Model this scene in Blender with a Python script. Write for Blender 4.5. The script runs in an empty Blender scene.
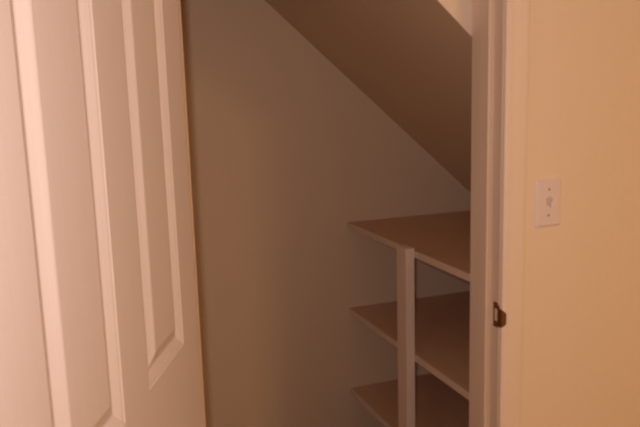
import bpy, bmesh, math
from mathutils import Vector, Matrix

# ------------------------------------------------------------------ camera
SC = bpy.context.scene
C = SC.collection
CAM_H = 1.43
YAW, PITCH, ROLL = 0.3513, 0.1728, 0.0288
FPX = 710.83

def make_camera():
    s, c = math.sin(YAW), math.cos(YAW)
    sp, cp = math.sin(PITCH), math.cos(PITCH)
    F = Vector((s * cp, c * cp, -sp)); R = Vector((c, -s, 0)); U = Vector((s * sp, c * sp, cp))
    sr, cr = math.sin(ROLL), math.cos(ROLL)
    R2 = R * cr - U * sr; U2 = R * sr + U * cr
    cd = bpy.data.cameras.new('camera')
    cd.sensor_fit = 'HORIZONTAL'; cd.sensor_width = 36.0; cd.lens = FPX / 640 * 36
    cd.clip_start = 0.01
    cam = bpy.data.objects.new('camera', cd)
    m = Matrix((R2, U2, -F)).transposed().to_4x4()
    m.translation = Vector((0, 0, CAM_H))
    cam.matrix_world = m
    C.objects.link(cam); SC.camera = cam
make_camera()

# ------------------------------------------------------------------ world, lights, exposure
world = bpy.data.worlds.new('world'); SC.world = world; world.use_nodes = True
bg = world.node_tree.nodes['Background']
bg.inputs[0].default_value = (1.0, 0.72, 0.52, 1); bg.inputs[1].default_value = 0.0

def area(name, loc, size, power, color, target=None, shape='DISK'):
    ld = bpy.data.lights.new(name, 'AREA'); ld.shape = shape; ld.size = size
    ld.energy = power; ld.color = color
    o = bpy.data.objects.new(name, ld); o.location = loc; C.objects.link(o)
    if target is not None:
        o.rotation_euler = (Vector(target) - Vector(loc)).to_track_quat('-Z', 'Y').to_euler()
    return o
# the hall's warm ceiling lamp (behind and right of the photographer) and the camera's own flash
area('hall_ceiling_lamp', (1.6, -1.2, 2.36), 0.5, 26.5, (1.0, 0.55, 0.265))
area('camera_flash', (-0.032, 0.0, 1.46), 0.035, 6.9, (1.0, 0.815, 0.74), (0.6, 2.3, 1.6))

vs = SC.view_settings
vs.view_transform = 'Standard'; vs.look = 'None'; vs.gamma = 1.0; vs.use_curve_mapping = False
vs.exposure = 0.0
SC.cycles.max_bounces = 12; SC.cycles.diffuse_bounces = 8
SC.cycles.use_denoising = True
SC.cycles.pixel_filter_type = 'BLACKMAN_HARRIS'; SC.cycles.filter_width = 2.4

# ------------------------------------------------------------------ materials
def material(name, color, rough=0.6, bump=0.0, scale=(60, 60, 60), metallic=0.0, var=0.03, spec=0.5, detail=3, dist=0.001):
    m = bpy.data.materials.new(name); m.use_nodes = True
    nt = m.node_tree; b = nt.nodes['Principled BSDF']
    b.inputs['Roughness'].default_value = rough; b.inputs['Metallic'].default_value = metallic
    b.inputs['Specular IOR Level'].default_value = spec
    tc = nt.nodes.new('ShaderNodeTexCoord'); mp = nt.nodes.new('ShaderNodeMapping')
    mp.inputs['Scale'].default_value = scale
    nz = nt.nodes.new('ShaderNodeTexNoise'); nz.inputs['Scale'].default_value = 1.0; nz.inputs['Detail'].default_value = detail
    nt.links.new(tc.outputs['Object'], mp.inputs['Vector']); nt.links.new(mp.outputs['Vector'], nz.inputs['Vector'])
    cr = nt.nodes.new('ShaderNodeValToRGB')
    cr.color_ramp.elements[0].position = 0.3; cr.color_ramp.elements[1].position = 0.7
    cr.color_ramp.elements[0].color = tuple(max(0, c * (1 - var)) for c in color) + (1,)
    cr.color_ramp.elements[1].color = tuple(min(1, c * (1 + var)) for c in color) + (1,)
    nt.links.new(nz.outputs['Fac'], cr.inputs['Fac']); nt.links.new(cr.outputs['Color'], b.inputs['Base Color'])
    if bump:
        bp = nt.nodes.new('ShaderNodeBump'); bp.inputs['Strength'].default_value = bump; bp.inputs['Distance'].default_value = dist
        nt.links.new(nz.outputs['Fac'], bp.inputs['Height']); nt.links.new(bp.outputs['Normal'], b.inputs['Normal'])
    return m
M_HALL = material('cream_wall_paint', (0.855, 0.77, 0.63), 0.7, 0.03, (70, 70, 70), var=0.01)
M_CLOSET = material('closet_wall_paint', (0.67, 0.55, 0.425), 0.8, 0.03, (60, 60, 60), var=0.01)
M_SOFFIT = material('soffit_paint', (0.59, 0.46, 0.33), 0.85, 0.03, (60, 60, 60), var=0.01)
M_CEIL = material('ceiling_paint', (0.80, 0.78, 0.74), 0.9)
M_CARPET = material('beige_carpet', (0.28, 0.215, 0.16), 0.95, 0.5, (300, 300, 300), var=0.15, dist=0.004)
M_TRIM = material('trim_paint', (0.77, 0.64, 0.53), 0.42, 0.05, (40, 40, 4))
M_CASING = material('casing_paint', (0.83, 0.745, 0.64), 0.5, var=0.01)
M_DOOR = material('door_paint', (0.81, 0.765, 0.765), 0.42, 0.22, (160, 160, 5), detail=4, var=0.012)
M_SHELF = material('painted_shelf_board', (0.63, 0.42, 0.275), 0.55, 0.06, (40, 5, 40), var=0.04)
M_EDGE = material('pale_shelf_edge', (0.68, 0.57, 0.48), 0.5, 0.05, (30, 30, 30))
M_POST = material('painted_post', (0.74, 0.63, 0.55), 0.5, 0.08, (60, 60, 6), var=0.04)
M_PLASTIC = material('white_plastic', (0.80, 0.76, 0.78), 0.35, var=0.0)
M_BRASS = material('aged_brass', (0.26, 0.14, 0.055), 0.35, metallic=0.85, var=0.15, scale=(200, 200, 200))
M_STEEL = material('screw_metal', (0.45, 0.38, 0.33), 0.4, metallic=0.8, var=0.05)
M_WOOD = material('raw_wood', (0.75, 0.66, 0.55), 0.6, var=0.06)

# ------------------------------------------------------------------ helpers
def link(name, bm, mats, parent=None, loc=(0, 0, 0), rotz=0.0, smooth=False):
    me = bpy.data.meshes.new(name)
    bmesh.ops.recalc_face_normals(bm, faces=bm.faces)
    bm.to_mesh(me); bm.free()
    if smooth:
        for p in me.polygons: p.use_smooth = True
    for m in (mats if isinstance(mats, (list, tuple)) else [mats]): me.materials.append(m)
    o = bpy.data.objects.new(name, me); o.location = loc; o.rotation_euler = (0, 0, rotz)
    if parent: o.parent = parent
    C.objects.link(o)
    return o

def box(bm, x0, x1, y0, y1, z0, z1, bevel=0.0, mi=0):
    vs_ = [bm.verts.new(p) for p in ((x0, y0, z0), (x1, y0, z0), (x1, y1, z0), (x0, y1, z0), (x0, y0, z1), (x1, y0, z1), (x1, y1, z1), (x0, y1, z1))]
    fs = [bm.faces.new([vs_[i] for i in f]) for f in ((0, 3, 2, 1), (4, 5, 6, 7), (0, 1, 5, 4), (1, 2, 6, 5), (2, 3, 7, 6), (3, 0, 4, 7))]
    for f in fs: f.material_index = mi
    if bevel:
        es = list({e for f in fs for e in f.edges})
        bmesh.ops.bevel(bm, geom=es, offset=bevel, segments=2, affect='EDGES', profile=0.5)

def prism(bm, pts, axis, a0, a1):
    """pts: 2-D outline; axis 'y': pts are (x, z) swept y a0..a1; axis 'z': pts are (x, y) swept in z."""
    f = (lambda p, a: (p[0], a, p[1])) if axis == 'y' else (lambda p, a: (p[0], p[1], a)) if axis == 'z' else (lambda p, a: (a, p[0], p[1]))
    A = [bm.verts.new(f(p, a0)) for p in pts]; B = [bm.verts.new(f(p, a1)) for p in pts]
    n = len(pts)
    for i in range(n): bm.faces.new((A[i], A[(i + 1) % n], B[(i + 1) % n], B[i]))
    bm.faces.new(A); bm.faces.new(list(reversed(B)))

def structure(name, bm, m, **k):
    o = link(name, bm, m, **k); o['kind'] = 'structure'; return o

def thing(name, label, cat, loc=(0, 0, 0), rotz=0.0):
    o = bpy.data.objects.new(name, None); o.empty_display_size = 0.1
    o.location = loc; o.rotation_euler = (0, 0, rotz); C.objects.link(o)
    o['label'] = label; o['category'] = cat
    return o

# ------------------------------------------------------------------ dimensions (metres)
W = 1.347            # hall face of the doorway wall
T = 0.129            # wall thickness / jamb depth
XS = 0.9305          # strike-side jamb face
XL = 0.229           # hinge-side jamb face
HEAD = 2.05
D = 2.35             # closet back wall
CEIL = 2.44
HX0, HX1, HY0 = -0.95, 2.9, -1.75
CX0, CX1 = -0.12, 2.55
SA, SB = 2.336, -0.8876     # soffit underside: z = SA + SB*x
J = 0.019

# ------------------------------------------------------------------ shell
bm = bmesh.new(); box(bm, HX0, HX1, HY0, D, -0.05, 0); structure('floor', bm, M_CARPET)
bm = bmesh.new(); box(bm, HX0, HX1, HY0, D, CEIL, CEIL + 0.05); structure('ceiling', bm, M_CEIL)
bm = bmesh.new()
box(bm, HX0, XL - J, W, W + T, 0, CEIL)
box(bm, XS + J, HX1, W, W + T, 0, CEIL)
box(bm, XL - J, XS + J, W, W + T, HEAD + J, CEIL)
structure('wall_front', bm, M_HALL)
bm = bmesh.new(); box(bm, HX0 - 0.1, HX0, HY0, D, 0, CEIL); structure('wall_left', bm, M_HALL)
bm = bmesh.new(); box(bm, HX1, HX1 + 0.1, HY0, D, 0, CEIL); structure('wall_right', bm, M_HALL)
bm = bmesh.new(); box(bm, HX0 - 0.1, HX1 + 0.1, HY0 - 0.1, HY0, 0, CEIL); structure('wall_back', bm, M_HALL)
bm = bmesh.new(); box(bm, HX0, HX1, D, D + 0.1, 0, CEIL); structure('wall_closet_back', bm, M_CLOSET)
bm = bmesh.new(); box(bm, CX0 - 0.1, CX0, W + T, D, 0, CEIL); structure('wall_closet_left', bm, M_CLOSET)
# sloping underside of the stairs, and the stringer face over its near edge
z = lambda x: SA + SB * x
FY = W + T + 0.004
FZ = 0.033           # the soffit runs slightly out of level from back to front
bm = bmesh.new()
zt = lambda x: min(z(x) + 0.25, CEIL)
sec = [[(x, FY, z(x) + FZ), (x, D, z(x)), (x, D, zt(x)), (x, FY, zt(x))] for x in (CX0, 0.13, 0.5, 1.0, 1.5, 2.0, 2.6)]
R = [[bm.verts.new(p) for p in r] for r in sec]
for a_, b_ in zip(R[:-1], R[1:]):
    for k in range(4): bm.faces.new((a_[k], a_[(k + 1) % 4], b_[(k + 1) % 4], b_[k]))
bm.faces.new(R[0]); bm.faces.new(R[-1])
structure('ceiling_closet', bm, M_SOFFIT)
bm = bmesh.new(); prism(bm, [(CX0, z(CX0) + FZ), (2.6, z(2.6) + FZ), (2.6, z(2.6) + 0.5), (1.9, CEIL), (CX0, CEIL)], 'y', W + T + 0.001, FY)
structure('wall_stringer', bm, M_CASING)

# ------------------------------------------------------------------ door frame (jambs with stops) and casing
def jamb(name, x, sgn):
    """x: rabbet face, sgn: direction into the wall."""
    bm = bmesh.new()
    a = x; b = x + sgn * J; st = x - sgn * 0.012
    y0, y1, y2, y3 = W, W + 0.037, W + 0.075, W + T
    r = 0.003
    pts = [(b, y0), (a + sgn * r, y0), (a, y0 + r), (a, y1), (st + sgn * r, y1), (st, y1 + r), (st, y2 - r), (st + sgn * r, y2),
           (a, y2), (a, y3 - r), (a + sgn * r, y3), (b, y3)]
    prism(bm, pts, 'z', 0, HEAD)
    return structure(name, bm, M_TRIM)
jamb('trim_1', XS, 1)
jamb('trim_2', XL, -1)
bm = bmesh.new()
pts = [(W, HEAD + J), (W, HEAD), (W + 0.037, HEAD), (W + 0.037, HEAD - 0.0135), (W + 0.075, HEAD - 0.0135), (W + 0.075, HEAD), (W + T, HEAD), (W + T, HEAD + J)]
prism(bm, pts, 'x', XL - J, XS + J); structure('trim_3', bm, M_TRIM)

def casing_profile(x, sgn, w=0.056):
    # stepped colonial casing, thin at the opening, thick at the back
    y = W
    return [(x, y), (x, y - 0.0045), (x + sgn * 0.0015, y - 0.0075), (x + sgn * 0.005, y - 0.0095), (x + sgn * 0.010, y - 0.0102), (x + sgn * 0.018, y - 0.0105),
            (x + sgn * 0.024, y - 0.0115), (x + sgn * 0.034, y - 0.0135), (x + sgn * 0.046, y - 0.0155), (x + sgn * (w - 0.003), y - 0.0155),
            (x + sgn * w, y - 0.0125), (x + sgn * w, y)]
for nm, x, s in (('trim_4', XS + 0.0012, 1), ('trim_5', XL - 0.008, -1)):
    bm = bmesh.new(); prism(bm, casing_profile(x, s), 'z', 0, HEAD + 0.006); structure(nm, bm, M_CASING)
bm = bmesh.new()
pts = [(W, HEAD + 0.006), (W - 0.0115, HEAD + 0.0065), (W - 0.0115, HEAD + 0.02), (W - 0.0155, HEAD + 0.045), (W - 0.0155, HEAD + 0.06), (W, HEAD + 0.062)]
prism(bm, pts, 'x', XL - 0.064, XS + 0.060); structure('trim_6', bm, M_TRIM)

# ------------------------------------------------------------------ six-panel door
ANG = 0.43
HXc, HYc = 0.2236, 1.3093       # visible hinge-side corner of the open door
DW, DH, DT = 0.714, 2.03, 0.035
U = [0.0, 0.1012, 0.2989, 0.4031, 0.6085, DW]
Z = [0.0, 0.23, 0.78, 0.983, 1.675, 1.775, 1.93, DH]
def door_face(bm, y, s):
    """panelled face at local y, s = +1 when it faces +y."""
    V = {}
    def v(a, b, d=0.0):
        k = (round(a, 5), round(b, 5), round(d, 5))
        if k not in V: V[k] = bm.verts.new((a, y - s * d, b))
        return V[k]
    panels = [(1, 1), (3, 1), (1, 3), (3, 3), (1, 5), (3, 5)]
    for i in range(5):
        for j in range(7):
            u0, u1, z0, z1 = U[i], U[i + 1], Z[j], Z[j + 1]
            if (i, j) not in panels:
                bm.faces.new((v(u0, z0), v(u1, z0), v(u1, z1), v(u0, z1))); continue
            prof = [(0, 0), (0.002, 0.0012), (0.006, 0.0022), (0.014, 0.0052), (0.020, 0.0076), (0.0225, 0.0082), (0.025, 0.0078),
                    (0.034, 0.0048), (0.043, 0.0014), (0.046, 0.0007)]
            for (o0, d0), (o1, d1) in zip(prof[:-1], prof[1:]):
                A = [v(u0 + o0, z0 + o0, d0), v(u1 - o0, z0 + o0, d0), v(u1 - o0, z1 - o0, d0), v(u0 + o0, z1 - o0, d0)]
                B = [v(u0 + o1, z0 + o1, d1), v(u1 - o1, z0 + o1, d1), v(u1 - o1, z1 - o1, d1), v(u0 + o1, z1 - o1, d1)]
                for k in range(4): bm.faces.new((A[k], A[(k + 1) % 4], B[(k + 1) % 4], B[k]))
            bm.faces.new(B)
    return V, v
bm = bmesh.new()
V1, v1 = door_face(bm, 0.0, 1)
V2, v2 = door_face(bm, -DT, -1)
for a, b in zip(U[:-1], U[1:]):
    for zz in (0.0, DH): bm.faces.new((v1(a, zz), v1(b, zz), v2(b, zz), v2(a, zz)))
for a, b in zip(Z[:-1], Z[1:]):
    for uu in (0.0, DW): bm.faces.new((v1(uu, a), v1(uu, b), v2(uu, b), v2(uu, a)))
rz = math.atan2(-math.cos(ANG), -math.sin(ANG))
door = structure('door_1', bm, M_DOOR, loc=(HXc, HYc, 0.008), rotz=rz)

# ------------------------------------------------------------------ shelving in the low end of the closet
SX = 0.966
SZ = (0.952, 0.629, 0.314)
sh = thing('closet_shelving', 'built-in painted wooden shelves on a thin upright post, under the sloped closet ceiling', 'shelves', (SX, 2.0, 0))
TH = 0.019
for zt in SZ:
    bm = bmesh.new()
    xe = min((SA - zt) / -SB - 0.01, 2.5)
    box(bm, 0.0005, xe - SX, W + T + 0.005 - 2.0, D - 2.0, zt - TH, zt, bevel=0.002)
    board = link('shelf', bm, M_SHELF, sh)
    bm = bmesh.new(); box(bm, -0.0035, 0.0, W + T + 0.005 - 2.0, D - 2.0, zt - TH - 0.001, zt + 0.0005, bevel=0.001)  # thin strip on the left edge, paler in colour than the board
    e = link('edge_strip', bm, M_EDGE, board); e['label'] = 'pale front edge'
bm = bmesh.new()
PY = 1.824
box(bm, -0.033, -0.004, PY - 2.0, PY - 2.0 + 0.062, 0, SZ[0] + 0.010, bevel=0.002)
link('post', bm, M_POST, sh)

# ------------------------------------------------------------------ light switch
sw = thing('light_switch', 'white plastic single toggle light switch on the cream wall right of the doorway', 'light switch', (1.056, W, 1.1575))
bm = bmesh.new()
hw, hh = 0.035, 0.057
ring = [[(-hw, 0, -hh), (hw, 0, -hh), (hw, 0, hh), (-hw, 0, hh)],
        [(-hw, -0.003, -hh), (hw, -0.003, -hh), (hw, -0.003, hh), (-hw, -0.003, hh)],
        [(-hw + .004, -0.0062, -hh + .004), (hw - .004, -0.0062, -hh + .004), (hw - .004, -0.0062, hh - .004), (-hw + .004, -0.0062, hh - .004)],
        [(-.0062, -0.0062, -.0135), (.0062, -0.0062, -.0135), (.0062, -0.0062, .0135), (-.0062, -0.0062, .0135)],
        [(-.0062, -0.001, -.0135), (.0062, -0.001, -.0135), (.0062, -0.001, .0135), (-.0062, -0.001, .0135)]]
R = [[bm.verts.new(p) for p in r] for r in ring]
for a, b in zip(R[:-1], R[1:]):
    for k in range(4): bm.faces.new((a[k], a[(k + 1) % 4], b[(k + 1) % 4], b[k]))
bm.faces.new(R[0]); bm.faces.new(R[-1])
link('plate', bm, M_PLASTIC, sw)
bm = bmesh.new()
prism(bm, [(-0.002, -0.009), (-0.0105, 0.0005), (-0.0185, 0.0105), (-0.017, 0.0125), (-0.009, 0.009), (-0.002, 0.009)], 'x', -0.0036, 0.0036)
link('toggle', bm, M_PLASTIC, sw)
for zz in (-0.0302, 0.0302):
    bm = bmesh.new()
    bmesh.ops.create_cone(bm, cap_ends=True, segments=16, radius1=0.0031, radius2=0.0024, depth=0.0016, matrix=Matrix.Translation((0, -0.0068, zz)) @ Matrix.Rotation(math.radians(90), 4, 'X'))
    link('screw', bm, M_STEEL, sw)

# ------------------------------------------------------------------ strike plate on the jamb
SPZ = 0.899
sp = thing('strike_plate', 'small aged brass latch strike plate on the right door jamb', 'strike plate', (XS, W, SPZ))
bm = bmesh.new()
t = 0.0016
h = 0.030
y0, y1 = 0.001, 0.0225
hy0, hy1, hz = 0.0065, 0.0185, 0.015
for a, b, c, d in ((y0, hy0, -h + .005, h - .005), (hy1, y1, -h, h), (hy0, hy1, hz, h), (hy0, hy1, -h, -hz)):
    box(bm, -t, -0.0001, a, b, c, d)
# curved lip wrapping the hall edge of the jamb
N = 6
lip = []
for k in range(N + 1):
    a = k / N * math.radians(80)
    lip.append((-t + 0.012 * (1 - math.cos(a)), y0 - 0.0155 * math.sin(a)))
# the lip is tapered and rounded off at its end
prev = None; caps = []
for k, p in enumerate(lip):
    f = k / N
    hz_ = 0.0235 - 0.0045 * f - 0.007 * f ** 3
    row = [bm.verts.new((p[0] + o_, p[1] + o_ * 0.7, -0.0045 + sg * hz_)) for o_, sg in ((0, -1), (0, 1), (0.0012, 1), (0.0012, -1))]
    caps.append(row)
    if prev:
        for q in range(4): bm.faces.new((prev[q], prev[(q + 1) % 4], row[(q + 1) % 4], row[q]))
    prev = row
bm.faces.new(caps[0]); bm.faces.new(caps[-1])
link('plate', bm, M_BRASS, sp)
bm = bmesh.new(); box(bm, -0.0008, -0.0002, hy0 + 0.0002, hy1 - 0.0002, -hz + 0.0002, hz - 0.0002)
o = link('latch_hole', bm, M_WOOD, sp); o['label'] = 'pale latch hole'
for zz in (-0.0215, 0.0215):
    bm = bmesh.new()
    bmesh.ops.create_cone(bm, cap_ends=True, segments=16, radius1=0.0035, radius2=0.0028, depth=0.0014, matrix=Matrix.Translation((-t - 0.0004, 0.0125, zz)) @ Matrix.Rotation(math.radians(-90), 4, 'Y'))
    link('screw', bm, M_BRASS, sp)
